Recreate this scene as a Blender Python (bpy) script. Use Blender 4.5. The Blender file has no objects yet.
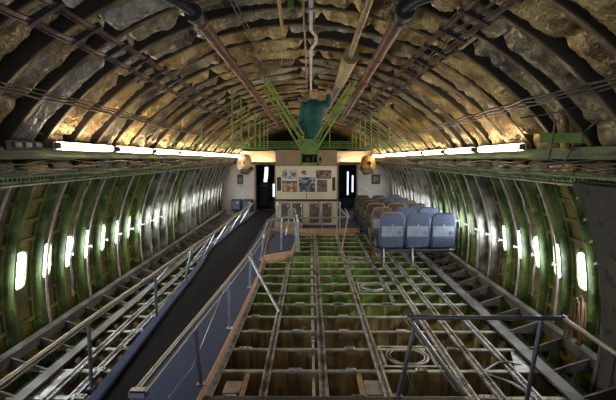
import bpy, math, random
from mathutils import Vector, Matrix, noise
random.seed(7)
C = bpy.context.scene.collection
PI = math.pi
F = 471.0; PITCH = math.atan(47/471.0); CH = 2.1
cP, sP = math.cos(PITCH), math.sin(PITCH)

# ------------------------------------------------------------------ helpers
def on_z(px, py, z):            # where a sight line meets the height z
    Y = py-153.0; h = CH-z
    d = (F*h/Y/cP - h*sP)/cP
    return Vector(((px-310)*(d*cP+h*sP)/F, d, z))
def on_y(px, py, d):            # where a sight line meets the distance d
    Y = py-153.0
    h = d*cP*cP*Y/(F - cP*sP*Y)
    return Vector(((px-310)*(d*cP+h*sP)/F, d, CH-h))

class MB:
    def __init__(s): s.v=[]; s.f=[]; s.mi=[]; s.sm=[]
    def add(s, vs, fs, mi=0, sm=False):
        n=len(s.v); s.v += [tuple(v) for v in vs]
        for f in fs: s.f.append(tuple(i+n for i in f)); s.mi.append(mi); s.sm.append(sm)
    def box(s, a, b, mi=0):
        x0,y0,z0=a; x1,y1,z1=b
        s.add([(x0,y0,z0),(x1,y0,z0),(x1,y1,z0),(x0,y1,z0),(x0,y0,z1),(x1,y0,z1),(x1,y1,z1),(x0,y1,z1)],
              [(0,3,2,1),(4,5,6,7),(0,1,5,4),(1,2,6,5),(2,3,7,6),(3,0,4,7)], mi); return s
    def bbox(s, a, b, r=.01, mi=0):        # box with chamfered edges in all directions
        x0,y0,z0=[min(p,q) for p,q in zip(a,b)]; x1,y1,z1=[max(p,q) for p,q in zip(a,b)]
        r=min(r,(x1-x0)*.45,(y1-y0)*.45,(z1-z0)*.45)
        def ring(xa,ya,xb,yb,c,z): return [(xa+c,ya,z),(xb-c,ya,z),(xb,ya+c,z),(xb,yb-c,z),(xb-c,yb,z),(xa+c,yb,z),(xa,yb-c,z),(xa,ya+c,z)]
        R=[ring(x0+r,y0+r,x1-r,y1-r,r*.6,z0),ring(x0,y0,x1,y1,r,z0+r),ring(x0,y0,x1,y1,r,z1-r),ring(x0+r,y0+r,x1-r,y1-r,r*.6,z1)]
        v=sum(R,[]); f=[tuple(range(7,-1,-1)),tuple(range(24,32))]
        for k in range(3):
            for i in range(8): j=(i+1)%8; f.append((k*8+i,k*8+j,k*8+8+j,k*8+8+i))
        s.add(v,f,mi); return s
    def bar(s, p, q, w, h, mi=0, up=(0,0,1)):
        p=Vector(p); q=Vector(q); d=(q-p).normalized(); up=Vector(up)
        if abs(d.dot(up))>.98: up=Vector((0,1,0))
        a=d.cross(up).normalized()*w/2; b=a.cross(d).normalized()*h/2
        vs=[p-a-b,p+a-b,p+a+b,p-a+b,q-a-b,q+a-b,q+a+b,q-a+b]
        s.add(vs,[(0,3,2,1)[::-1],(4,5,6,7)[::-1],(0,1,5,4)[::-1],(1,2,6,5)[::-1],(2,3,7,6)[::-1],(3,0,4,7)[::-1]],mi); return s
    def tube(s, pts, r, n=8, mi=0, cap=True, sm=True):
        pts=[Vector(p) for p in pts]; L=len(pts)
        rs = r if isinstance(r,(list,tuple)) else [r]*L
        vs=[]; prev=None
        for i,p in enumerate(pts):
            d=(pts[min(i+1,L-1)]-pts[max(i-1,0)]).normalized()
            if prev is None:
                u=Vector((0,0,1)) if abs(d.z)<.9 else Vector((1,0,0))
                a=d.cross(u).normalized()
            else:
                a=(prev-d*prev.dot(d)).normalized()
            prev=a; b=d.cross(a)
            for k in range(n):
                t=2*PI*k/n; vs.append(p+(a*math.cos(t)+b*math.sin(t))*rs[i])
        fs=[]
        for i in range(L-1):
            for k in range(n):
                j=(k+1)%n; fs.append((i*n+k,i*n+j,(i+1)*n+j,(i+1)*n+k))
        s.add(vs,fs,mi,sm)
        if cap: s.add(vs[:n],[tuple(range(n-1,-1,-1))],mi); s.add(vs[-n:],[tuple(range(n))],mi)
        return s
    def torus(s, c, R, r, n=28, m=6, mi=0, axis='z'):
        vs=[];fs=[]
        for i in range(n):
            t=2*PI*i/n
            for j in range(m):
                u=2*PI*j/m; q=(R+r*math.cos(u)); x,y,z=q*math.cos(t),q*math.sin(t),r*math.sin(u)
                if axis=='y': x,y,z=x,z,y
                if axis=='x': x,y,z=z,x,y
                vs.append((c[0]+x,c[1]+y,c[2]+z))
        for i in range(n):
            for j in range(m):
                i2=(i+1)%n;j2=(j+1)%m; fs.append((i*m+j,i2*m+j,i2*m+j2,i*m+j2))
        s.add(vs,fs,mi,True); return s
    def grid(s, fn, nu, nv, mi=0, sm=True, closev=False):
        vs=[fn(i/nu, j/nv) for i in range(nu+1) for j in range(nv+1)]; w=nv+1
        s.add(vs,[(i*w+j,(i+1)*w+j,(i+1)*w+j+1,i*w+j+1) for i in range(nu) for j in range(nv)],mi,sm); return s
    def ell(s, c, r, n=14, m=9, mi=0):
        vs=[];fs=[]
        for i in range(m+1):
            a=PI*i/m
            for j in range(n):
                t=2*PI*j/n; vs.append((c[0]+r[0]*math.sin(a)*math.cos(t),c[1]+r[1]*math.sin(a)*math.sin(t),c[2]+r[2]*math.cos(a)))
        for i in range(m):
            for j in range(n): j2=(j+1)%n; fs.append((i*n+j,(i+1)*n+j,(i+1)*n+j2,i*n+j2))
        s.add(vs,fs,mi,True); return s
    def prism(s, poly, z0, z1, mi=0):          # poly in xy, counter clockwise
        n=len(poly); vs=[(x,y,z0) for x,y in poly]+[(x,y,z1) for x,y in poly]
        fs=[tuple(range(n-1,-1,-1)),tuple(range(n,2*n))]+[(i,(i+1)%n,n+(i+1)%n,n+i) for i in range(n)]
        s.add(vs,fs,mi); return s
    def build(s, name, mat, parent=None, loc=None):
        m=bpy.data.meshes.new(name); m.from_pydata(s.v,[],s.f)
        for x in (mat if isinstance(mat,(list,tuple)) else [mat]): m.materials.append(x)
        m.polygons.foreach_set('material_index',s.mi); m.polygons.foreach_set('use_smooth',s.sm); m.update()
        o=bpy.data.objects.new(name,m); C.objects.link(o)
        if parent: o.parent=parent; o.matrix_parent_inverse=Matrix.Translation(-Vector(parent.location))
        return o
def tag(o,label=None,cat=None,group=None,kind=None):
    if label: o['label']=label
    if cat: o['category']=cat
    if group: o['group']=group
    if kind: o['kind']=kind
    return o
def thing(name,label,cat,loc=(0,0,0),group=None):
    o=bpy.data.objects.new(name,None); C.objects.link(o); o.location=loc; o.empty_display_size=.1
    return tag(o,label,cat,group)
ONES='zero first second third fourth fifth sixth seventh eighth ninth tenth eleventh twelfth thirteenth fourteenth fifteenth sixteenth seventeenth eighteenth nineteenth'.split()
def ordn(n):
    if n<20: return ONES[n]
    t={2:'twent',3:'thirt',4:'fort'}[n//10]
    return t+'ieth' if n%10==0 else t+'y-'+ONES[n%10]

# ------------------------------------------------------------------ materials
def mat(name, base, rough=.5, metal=0, c2=None, scale=6, detail=5, lo=.4, hi=.62, bump=0, bscale=30, emit=None, estr=0, stretch=None, c3=None, s3=2.0, lo3=.52, hi3=.62, spec=.5, coat=0):
    m=bpy.data.materials.new(name); m.use_nodes=True; nt=m.node_tree; b=nt.nodes['Principled BSDF']
    b.inputs['Base Color'].default_value=(*base,1); b.inputs['Roughness'].default_value=rough; b.inputs['Metallic'].default_value=metal
    b.inputs['Specular IOR Level'].default_value=spec; b.inputs['Coat Weight'].default_value=coat
    tc=nt.nodes.new('ShaderNodeTexCoord'); mp=nt.nodes.new('ShaderNodeMapping'); nt.links.new(tc.outputs['Object'],mp.inputs[0])
    if stretch: mp.inputs['Scale'].default_value=stretch
    last=None
    def ramp(src,a,c,p,q):
        n=nt.nodes.new('ShaderNodeTexNoise'); n.inputs['Scale'].default_value=src; n.inputs['Detail'].default_value=detail; nt.links.new(mp.outputs[0],n.inputs[0])
        r=nt.nodes.new('ShaderNodeMapRange'); r.inputs[1].default_value=p; r.inputs[2].default_value=q; nt.links.new(n.outputs[0],r.inputs[0])
        x=nt.nodes.new('ShaderNodeMix'); x.data_type='RGBA'; nt.links.new(r.outputs[0],x.inputs[0])
        if isinstance(a,tuple): x.inputs[6].default_value=(*a,1)
        else: nt.links.new(a,x.inputs[6])
        x.inputs[7].default_value=(*c,1); return x.outputs[2]
    if c2: last=ramp(scale,base,c2,lo,hi)
    if c3: last=ramp(s3,last or base,c3,lo3,hi3)
    if last: nt.links.new(last,b.inputs['Base Color'])
    if bump:
        n=nt.nodes.new('ShaderNodeTexNoise'); n.inputs['Scale'].default_value=bscale; n.inputs['Detail'].default_value=4; nt.links.new(mp.outputs[0],n.inputs[0])
        bp=nt.nodes.new('ShaderNodeBump'); bp.inputs['Strength'].default_value=bump; bp.inputs['Distance'].default_value=.02
        nt.links.new(n.outputs[0],bp.inputs['Height']); nt.links.new(bp.outputs[0],b.inputs['Normal'])
    if emit: b.inputs['Emission Color'].default_value=(*emit,1); b.inputs['Emission Strength'].default_value=estr
    return m
M={}
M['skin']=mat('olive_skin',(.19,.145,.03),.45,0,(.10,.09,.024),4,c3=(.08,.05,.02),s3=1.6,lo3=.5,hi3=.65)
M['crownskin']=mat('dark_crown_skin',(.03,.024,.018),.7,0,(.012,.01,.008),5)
M['frame']=mat('green_primer',(.15,.205,.06),.34,.1,(.055,.08,.025),4,lo=.42,hi=.6,c3=(.26,.29,.14),s3=9,lo3=.6,hi3=.7)
M['frameg']=mat('bare_grey_frame',(.32,.30,.25),.4,.3,(.07,.07,.045),4)
M['dkgreen']=mat('longeron_green',(.14,.22,.05),.45,.1,(.08,.11,.04),6)
M['brgreen']=mat('bright_beam_green',(.13,.22,.03),.4,0,(.09,.16,.02),7)
M['strip']=mat('grey_strip',(.30,.26,.24),.45,.3,(.17,.145,.13),9)
M['silver']=mat('silver_foil',(.6,.58,.56),.3,.7,(.25,.23,.22),14,bump=.6,bscale=25)
M['alu']=mat('rail_aluminium',(.5,.52,.56),.28,.85,(.3,.31,.34),12)
M['rail']=mat('seat_track',(.42,.41,.42),.42,.5,(.2,.18,.17),11,c3=(.11,.09,.07),s3=3)
M['beamtop']=mat('beam_cap_metal',(.38,.38,.30),.45,.35,(.2,.2,.14),8)
M['webb']=mat('web_brown',(.34,.22,.07),.6,0,(.18,.11,.035),3,c3=(.09,.08,.03),s3=7,stretch=(2.5,1,.35))
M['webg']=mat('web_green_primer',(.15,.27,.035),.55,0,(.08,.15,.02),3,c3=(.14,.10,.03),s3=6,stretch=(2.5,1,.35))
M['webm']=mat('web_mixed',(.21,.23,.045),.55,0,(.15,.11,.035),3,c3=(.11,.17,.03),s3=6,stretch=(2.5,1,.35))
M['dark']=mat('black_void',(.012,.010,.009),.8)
M['blackm']=mat('black_rubber',(.018,.016,.016),.55)
M['steel']=mat('dark_steel_post',(.16,.16,.18),.3,.8)
M['brass']=mat('warm_handrail_steel',(.40,.37,.33),.42,.8)
M['redpipe']=mat('red_brown_duct',(.17,.05,.02),.5,.1,(.07,.028,.015),8,c3=(.03,.02,.015),s3=4)
M['redrail']=mat('maroon_tray',(.12,.06,.045),.45,.2,(.05,.03,.025),8)
M['tan']=mat('tan_wrap',(.36,.27,.13),.55,0,(.2,.14,.06),9,bump=.5,bscale=30)
M['tanp']=mat('tan_pipe',(.34,.22,.09),.4,.1,(.2,.12,.05),8)
M['greyduct']=mat('grey_brown_duct',(.16,.12,.10),.5,.2,(.09,.07,.055),8)
M['whitep']=mat('white_conduit',(.6,.56,.5),.4,0,(.4,.36,.3),9)
M['cream']=mat('cream_panel',(.56,.50,.37),.5,0,(.5,.44,.33),3)
M['soffit']=mat('warm_cream_soffit',(.66,.55,.36),.45,0,(.58,.47,.3),3)
M['amber']=mat('amber_endcap',(.55,.27,.06),.4,0,(.42,.2,.04),6)
M['brownpanel']=mat('brown_panel',(.22,.15,.09),.55,0,(.18,.12,.075),3)
M['whitewall']=mat('pale_side_wall',(.42,.40,.37),.55,0,(.36,.34,.32),3)
M['carpet']=mat('blue_carpet',(.036,.048,.092),.85,0,(.027,.036,.072),60,bump=.3,bscale=200,spec=.2)
M['band']=mat('dark_band',(.007,.006,.006),.95,0,(.005,.004,.004),30,spec=.08)
M['wood']=mat('plywood_edge',(.38,.24,.14),.6,0,(.27,.165,.09),5,stretch=(1,.3,6))
M['seatb']=mat('blue_grey_upholstery',(.075,.10,.165),.7,0,(.055,.075,.13),20,bump=.2,bscale=80)
M['seatd']=mat('brown_upholstery',(.05,.034,.02),.7,0,(.035,.025,.015),20)
M['seatn']=mat('navy_upholstery',(.03,.038,.055),.7,0,(.02,.024,.036),20)
M['seatshell']=mat('pale_seat_shell',(.26,.28,.34),.5,0,(.2,.22,.28),9)
M['orangeedge']=mat('orange_edge',(.4,.2,.07),.6)
M['cable']=mat('brown_cable',(.15,.07,.02),.6,0,(.08,.035,.012),9)
M['wire']=mat('brown_wires',(.12,.09,.06),.5,0,(.04,.03,.025),9)
M['ribm']=mat('dark_rib',(.035,.027,.018),.6)
M['sillm']=mat('dull_sill',(.11,.092,.078),.5,.2,(.045,.038,.03),5,lo=.42,hi=.58)
M['trimm']=mat('pale_trim',(.42,.38,.36),.45,.2,(.27,.24,.22),9)
M['flangem']=mat('bronze_flange',(.20,.145,.075),.45,.3,(.09,.065,.035),6,bump=.4,bscale=20)
M['shelfm']=mat('shelf_green',(.085,.12,.035),.5,.1,(.05,.045,.025),3)
M['camo']=mat('stained_olive_panel',(.055,.048,.03),.7,0,(.035,.03,.02),3,c3=(.008,.008,.006),s3=9,lo3=.57,hi3=.62)
M['pipeyel']=mat('yellow_green_strut',(.21,.26,.045),.4,0,(.13,.18,.03),6)
M['lampbody']=mat('white_lamp_housing',(.75,.72,.65),.4)
M['tube']=mat('lit_tube',(.9,.85,.75),.4,emit=(1,.80,.53),estr=11.5)
M['pane']=mat('daylit_pane',(.9,.95,1),.3,emit=(.86,.94,1),estr=13)
M['coolpane']=mat('daylit_far_pane',(.9,.95,1),.3,emit=(.75,.85,1),estr=.7)
M['skinh']=mat('person_skin',(.42,.22,.14),.5)
M['hair']=mat('dark_hair',(.05,.03,.02),.6)
M['teal']=mat('teal_shirt',(.004,.085,.07),.75,0,(.003,.055,.047),9,bump=.5,bscale=22)
M['trouser']=mat('dark_trousers',(.02,.022,.03),.8)
def blanket_mat(i, a, b, c):
    m=mat('insulation_wrap_%s'%'abcdefgh'[i],a,.34,.45,b,5,7,c3=c,s3=2.2,lo3=.5,hi3=.62,spec=.7); nt=m.node_tree; bs=nt.nodes['Principled BSDF']
    tc=nt.nodes.new('ShaderNodeTexCoord'); n=nt.nodes.new('ShaderNodeTexNoise'); n.noise_type='RIDGED_MULTIFRACTAL'; n.inputs['Scale'].default_value=3.8; n.inputs['Detail'].default_value=4; n.inputs['Distortion'].default_value=1.2
    nt.links.new(tc.outputs['Object'],n.inputs[0])
    n2=nt.nodes.new('ShaderNodeTexNoise'); n2.inputs['Scale'].default_value=22; n2.inputs['Detail'].default_value=3; n2.inputs['Distortion'].default_value=1.5; nt.links.new(tc.outputs['Object'],n2.inputs[0])
    b1=nt.nodes.new('ShaderNodeBump'); b1.inputs['Strength'].default_value=.9; b1.inputs['Distance'].default_value=.06; nt.links.new(n.outputs[0],b1.inputs['Height'])
    b2=nt.nodes.new('ShaderNodeBump'); b2.inputs['Strength'].default_value=1; b2.inputs['Distance'].default_value=.022; nt.links.new(n2.outputs[0],b2.inputs['Height']); nt.links.new(b1.outputs[0],b2.inputs['Normal'])
    nt.links.new(b2.outputs[0],bs.inputs['Normal']); return m
BL=[blanket_mat(0,(.50,.36,.14),(.34,.23,.08),(.16,.10,.045)), blanket_mat(1,(.40,.32,.18),(.26,.20,.10),(.12,.09,.06)),
    blanket_mat(2,(.56,.40,.15),(.36,.24,.08),(.2,.12,.05)), blanket_mat(3,(.40,.36,.29),(.28,.24,.18),(.18,.12,.06)),
    blanket_mat(4,(.44,.30,.13),(.22,.14,.065),(.46,.40,.31))]

# ------------------------------------------------------------------ fuselage shape
XC=-.1; ZC=.5; RS=3.13
def sc(y): return 1-.009*max(0,(y-4)) if y<24 else .82
def arc(th,R,y):                      # th measured from the right-hand horizontal
    s=math.sin(th)
    return Vector((XC+R*math.cos(th), y, ZC+R*s*(sc(y) if s>0 else 1)))
FY=[3.88+.508*k for k in range(-4,30)]   # frame stations
WY=[y+.38 for y in FY]
PITCHF=.508
Y0,Y1=-.6,19.0
TOPW=math.asin(1.45/RS)                # wall / crown split
rad=math.radians

def shell(name, t0, t1, m, nt=26, y0=Y0, y1=Y1, R=RS, thick=.05):
    b=MB(); ny=20
    for rr,flip in ((R,1),(R+thick,0)):
        def fn(u,v,rr=rr):
            return arc(t0+(t1-t0)*v, rr, y0+(y1-y0)*u)
        if flip: b.grid(lambda u,v: fn(1-u,v),ny,nt)
        else: b.grid(fn,ny,nt)
    return b
# walls with hat stringers pressed on the skin
for side in ('left','right'):
    def T(t): return PI-t if side=='left' else t
    b=shell('w',T(-.75),T(TOPW),None)
    for k in range(15):
        t=T(-.62+k*.0755)
        if .015<-.62+k*.0755<.195: continue
        for yy in range(0,19):
            p=arc(t,RS-.018,yy); q=arc(t,RS-.018,yy+1.0)
            b.bar(p,q,.022,.045,up=(math.cos(t),0,math.sin(t)))
            b.bar(arc(t,RS-.034,yy),arc(t,RS-.034,yy+1.0),.045,.006,up=(math.cos(t),0,math.sin(t)))
    o=b.build('wall_%s'%side,M['skin']); tag(o,'olive %s fuselage wall skin with horizontal stringers'%side,kind='structure')
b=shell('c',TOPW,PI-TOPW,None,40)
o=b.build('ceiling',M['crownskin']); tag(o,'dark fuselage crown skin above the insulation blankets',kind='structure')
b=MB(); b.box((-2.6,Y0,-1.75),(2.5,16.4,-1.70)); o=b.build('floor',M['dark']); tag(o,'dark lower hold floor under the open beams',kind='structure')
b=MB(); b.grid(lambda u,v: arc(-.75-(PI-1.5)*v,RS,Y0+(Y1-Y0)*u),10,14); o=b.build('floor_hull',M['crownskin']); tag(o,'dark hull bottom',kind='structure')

# ------------------------------------------------------------------ wall frames
TW0,TW1=-.28,math.asin(1.36/3.0)
def frame_mesh(T,y,dr=0):
    b=MB(); n=18
    def fn(Ra,Rb,ya,yb):
        for i in range(n):
            t0=T(TW0+(TW1-TW0)*i/n); t1=T(TW0+(TW1-TW0)*(i+1)/n)
            v=[arc(t0,Ra,ya),arc(t0,Rb,ya),arc(t0,Rb,yb),arc(t0,Ra,yb),arc(t1,Ra,ya),arc(t1,Rb,ya),arc(t1,Rb,yb),arc(t1,Ra,yb)]
            b.add(v,[(0,1,5,4),(1,2,6,5),(2,3,7,6),(3,0,4,7)]+([(0,3,2,1)] if i==0 else [])+([(4,5,6,7)] if i==n-1 else []))
    fn(3.012-dr,3.12,y-.007,y+.007)      # web
    fn(3.002-dr,3.014-dr,y-.007,y+.035)      # inner flange
    fn(3.014-dr,3.03-dr,y+.027,y+.035)       # lip
    fn(3.10,3.125,y-.05,y+.007)       # outer flange
    return b
for side in ('left','right'):
    T=(lambda t: PI-t) if side=='left' else (lambda t: t)
    n=0
    for k,y in enumerate(WY):
        y+=.03
        if y<2.3 or y>16.2: continue
        n+=1
        grey = (y>11.2) or (side=='right' and n in (10,11)) or (side=='left' and n in (13,14,15))
        root=thing('fuselage_frame','%s curved fuselage frame on the %s wall, %s from the camera'%('pale grey' if grey else 'green',side,ordn(n)),'frame',tuple(arc(T(0),3.0,y)),'fuselage frames of the %s wall'%side)
        m=M['frameg'] if grey else M['frame']
        b=frame_mesh(T,y,(-.03 if y>12.6 else .03) if grey else 0)
        for i in range(9):            # lightening holes drawn as rivet pads
            t=T(TW0+.08+(TW1-TW0-.1)*i/9)
            b.tube([arc(t,3.02,y-.008),arc(t,3.02,y-.013)],.012,8)
        b.build('web',m,root)
        if n%2==0 or grey:
            s=MB(); nn=16
            for i in range(nn):
                a,c=[T(TW0+.1+(TW1-TW0-.1)*q/nn) for q in (i,i+1)]
                s.bar(arc(a,2.955,y+.02),arc(c,2.955,y+.02),.04,.012,up=(math.cos(a),0,math.sin(a)))
            tag(s.build('trim_strip',M['trimm'],root),'flat grey strip on the inner edge')
        if n%3==1 or (grey and n%2):
            s=MB(); pts=[arc(T(TW0+.2+(TW1-TW0-.2)*q/14),2.97+.012*math.sin(q*1.7+n),y+.10+.015*math.sin(q*1.1+n)) for q in range(15)]
            s.tube(pts,.009,6); s.tube([p+Vector((0,.03,0)) for p in pts],.007,6)
            tag(s.build('wire_run',M['silver'] if n%2 else M['wire'],root),'thin wires strapped along the frame')
        if y>9.5: continue
        b=MB()                        # clip at window height
        t=T(.115); p=arc(t,2.94,y-.02); ins=Vector((-math.cos(t),0,0))
        b.bar(p,p+ins*.06+Vector((0,-.01,.012)),.016,.014); b.bar(p+ins*.055+Vector((0,0,-.012)),p+ins*.055+Vector((0,-.0,.03)),.016,.010)
        tag(b.build('clip',M['whitep'],root),'small white clip at window height')

# windows
wn=0
for side in ('left','right'):
    T=(lambda t: PI-t) if side=='left' else (lambda t: t)
    for k,y in enumerate(WY[:-1]):
        if y<2.2 or y>15.8: continue
        wn+=1; yc=y+.254
        def ring(Ry,Rt,R):
            out=[]
            for i in range(28):
                a=2*PI*i/28; ca,sa=math.cos(a),math.sin(a)
                e=.55
                uy=Ry*abs(ca)**e*(1 if ca>0 else -1); ut=Rt*abs(sa)**e*(1 if sa>0 else -1)
                out.append(arc(T(.105+ut/R),R,yc+uy))
            return out
        root=thing('window_%d'%wn,'rounded daylit cabin window in the %s wall'%side,None,tuple(arc(T(.105),3.05,yc))); root['kind']='structure'
        b=MB(); A=ring(.150,.255,3.125); B=ring(.142,.24,3.085); D=ring(.122,.205,3.085); E=ring(.114,.197,3.115)
        n=28; b.add(A+B+D+E,[ (r*n+i,r*n+(i+1)%n,(r+1)*n+(i+1)%n,(r+1)*n+i) for r in range(3) for i in range(n)],0,False)
        b.build('window_frame',M['frame'] if y<11 else M['frameg'],root)
        b=MB(); b.add(ring(.116,.20,3.110)+ring(.116,.20,3.106),[tuple(range(n)),tuple(range(2*n-1,n-1,-1))]+[(i,(i+1)%n,n+(i+1)%n,n+i) for i in range(n)])
        b.build('glass_pane',M['pane'],root)

# ------------------------------------------------------------------ longerons along the walls
def along(b, R, t, y0, y1, w, h, step=.508, upr=True):
    y=y0
    while y<y1-1e-6:
        e=min(y+step,y1); p,q=arc(t,R,y),arc(t,R,e)
        b.bar(p,q,w,h,up=(math.cos(t),0,math.sin(t)) if upr else (0,0,1)); y=e
for side in ('left','right'):
    sx=-1 if side=='left' else 1
    T=(lambda t: PI-t) if side=='left' else (lambda t: t)
    # perforated beam
    root=thing('perforated_beam','green longeron beam with a row of holes along the %s wall top'%side,'beam',(XC+sx*2.68,8,1.87),'longerons')
    def bx(z): return XC+sx*(math.sqrt(2.92**2-(z-ZC)**2)-.0)
    b=MB(); yy=1.2
    def zt(y): return sc(y)**.6
    while yy<16.3:
        e=yy+.508
        for zc0,h in ((1.918,.085),(1.835,.03)):
            s0,s1=sc(yy)*0+1-(1-sc(yy))*.8,1-(1-sc(e))*.8
            z0=ZC+(zc0-ZC)*s0; z1=ZC+(zc0-ZC)*s1
            b.bar((bx(zc0),yy,z0),(bx(zc0),e,z1),.02,h)
        for j in range(8):
            ya=yy+j*.0635; sj=1-(1-sc(ya))*.8; z=ZC+(1.887-ZC)*sj
            b.bar((bx(1.887),ya,z-.045),(bx(1.887),ya,z-.012),.018,.034,up=(1,0,0))
        yy=e
    b.build('web',M['dkgreen'],root)
    b=MB(); yy=1.2
    while yy<16.3:
        e=yy+.508; s0,s1=[1-(1-sc(q))*.8 for q in (yy,e)]
        b.bar((bx(1.80)-sx*.03,yy,ZC+1.305*s0),(bx(1.80)-sx*.03,e,ZC+1.305*s1),.09,.018); yy=e
    tag(b.build('flange',M['strip'],root),'grey lower flange')
    b=MB(); yy=1.2
    while yy<16.3:
        e=yy+.508; s0,s1=[1-(1-sc(q))*.8 for q in (yy,e)]
        b.bar((bx(1.887)+sx*.05,yy,ZC+1.387*s0),(bx(1.887)+sx*.05,e,ZC+1.387*s1),.012,.13); yy=e
    b.build('backing_plate',M['dkgreen'],root)
    # lamp shelf
    b=MB(); t=T(math.asin(1.60/2.84)); along(b,2.84,t,1.2,16.3,.03,.10,upr=False); along(b,2.80,t,1.2,16.3,.05,.012,upr=False)
    o=b.build('lamp_shelf',M['shelfm']); tag(o,'green longitudinal shelf carrying the tube lamps on the %s side'%side,'shelf','lamp shelves')
    # stowed insulation bundles between shelf and perforated beam
    n=0; y=2.2
    while y<15.9:
        n+=1; L=random.uniform(.30,.46)
        b=MB(); r=random.uniform(.065,.085); seed=random.uniform(0,99)
        def fn(u,v,y=y,L=L,r=r,seed=seed):
            yy=y+L*u; a=2*PI*v; q=arc(T(math.asin(1.485/2.9)),2.90,yy)
            w=r*(math.sin(PI*min(max(u,.001),.999))**.35)*(1+.35*noise.noise(Vector((u*7,math.cos(a)*2,math.sin(a)*2+seed))))
            return (q.x+w*math.cos(a),yy,q.z+w*math.sin(a)*.85)
        b.grid(fn,14,14)
        o=b.build('insulation_bundle',BL[n%5]); tag(o,'crumpled insulation bundle above the %s perforated beam, %s from the camera'%(side,ordn(n)),'insulation','stowed insulation bundles, %s side'%side)
        y+=.508
    # loose wire bundle along the gap
    b=MB()
    for j in range(5):
        b.tube([arc(T(math.asin((1.53-.03*j)/2.80)),2.79+.02*math.sin(j*2+q),1.5+q*.42)+Vector((0,0,.02*math.sin(q*1.9+j*1.3))) for q in range(35)],.007,5)
    o=b.build('wire_bundle',M['wire']); tag(o,'bundle of thin dark wires sagging under the %s lamp shelf'%side,'wires','wall wire bundles')
    # sill at the floor
    b=MB()
    sx0=XC+sx*2.86
    b.bar((sx0,1.0,.14),(sx0,16.3,.14),.075,.022); b.bar((sx0-sx*.05,1.0,.10),(sx0-sx*.05,16.3,.10),.012,.10)
    o=b.build('wall_sill',M['sillm']); tag(o,'grey sill angle running along the foot of the %s wall'%side,'sill','wall sills')
    # gussets
    for k,y in enumerate(FY):
        if 2.3<y<16:
            b=MB(); xi=XC+sx*2.42; xo=XC+sx*2.84
            b.add([(xi,y-.006,-.02),(xo,y-.006,.12),(xo,y-.006,-.02),(xi,y+.006,-.02),(xo,y+.006,.12),(xo,y+.006,-.02)],[(0,1,2),(5,4,3),(0,3,4,1),(1,4,5,2),(2,5,3,0)])
            b.bar((xi,y,-.01),(xo,y,.13),.025,.010)
            o=b.build('gusset',M['sillm']); tag(o,'grey gusset bracing the %s floor edge, %s from the camera'%(side,ordn(max(1,k-0))),'gusset','floor edge gussets, %s side'%side)
    # insulation crammed under the sill
    b=MB(); 
    b.grid(lambda u,v: Vector((XC+sx*(2.50+.5*v), 1+15*u, -.05-.35*v+.05*noise.noise(Vector((u*60,v*4,sx))))),120,6)
    o=b.build('bilge_lining',M['crownskin']); tag(o,'dark lining under the %s floor edge'%side,'lining')

# ------------------------------------------------------------------ crown frames and insulation blankets
b0=None
cn=0
for k,y in enumerate(FY):
    if y>18.6: continue
    cn+=1
    b=MB(); n=40; t0=TOPW-.02; t1=PI-t0
    for i in range(n):
        a,c=t0+(t1-t0)*i/n,t0+(t1-t0)*(i+1)/n
        b.bar(arc(a,3.0,y),arc(c,3.0,y),.012,.17,up=(math.cos(a),0,math.sin(a)))
        b.bar(arc(a,2.91,y),arc(c,2.91,y),.05,.014,mi=1,up=(math.cos(a),0,math.sin(a)))
    o=b.build('crown_frame',[M['ribm'],M['flangem']]); tag(o,'dark curved roof frame between blankets, %s from the camera'%ordn(cn),'frame','roof frames')
bn=0
def blanket(y, ta, tb, seed, w=.40, dens=1.0, puff=.12, R0=3.03):
    b=MB(); L=(tb-ta)*2.9; nu=max(12,int(L*28*dens)); nv=max(8,int(16*dens))
    ties=[]; u=random.uniform(.1,.3)
    while u<L: ties.append(u); u+=random.uniform(.6,1.4)
    yc=y+.254; pk=.5 if y<4.6 else .18
    def fn(uu,vv):
        s=uu*L; t=ta+(tb-ta)*uu
        e=min(s,L-s); dn=min([abs(s-q) for q in ties]+[9])
        pinch=1-pk*math.exp(-(dn/.045)**2)
        ww=w*(.86+.14*pinch)*(1+.2*noise.noise(Vector((s*1.3,seed,0))))
        drift=.06*noise.noise(Vector((s*.8,seed,5)))
        v=vv*2-1; prof=max(0,1-abs(v)**2.2)**.6
        rad_=math.exp(-(dn/.16)**2)
        pleat=noise.noise(Vector((v*7,s*1.1+seed,seed*.37)))            # long pleats along the strip
        pl2=abs(noise.noise(Vector((v*3.2+s*.8,s*2.6,seed+3))))
        fan=noise.noise(Vector((v*11,dn*2,seed+31)))*rad_
        cr=noise.noise(Vector((s*8,v*3,seed+17)))
        sag=1+.45*noise.noise(Vector((s*1.1,seed+70,2)))
        h=puff*prof*pinch*sag+prof*(.045*pleat-.05*pl2+.05*fan+.02*cr+(.03*abs(noise.noise(Vector((s*9+v*6,v*5-s*5,seed+50))))-.02*abs(noise.noise(Vector((s*17,v*9,seed+60)))) if y<7 else 0))
        if e<.05: h*=.35+.65*e/.05
        return arc(t,R0-h,yc+v*ww/2+drift)
    b.grid(fn,nu,nv)
    return b
names4=['low on the right shoulder','on the right of the crown','on the left of the crown','low on the left shoulder']
names2=['over the right half of the crown','over the left half of the crown']
T0=math.asin(1.62/2.95)
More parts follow.
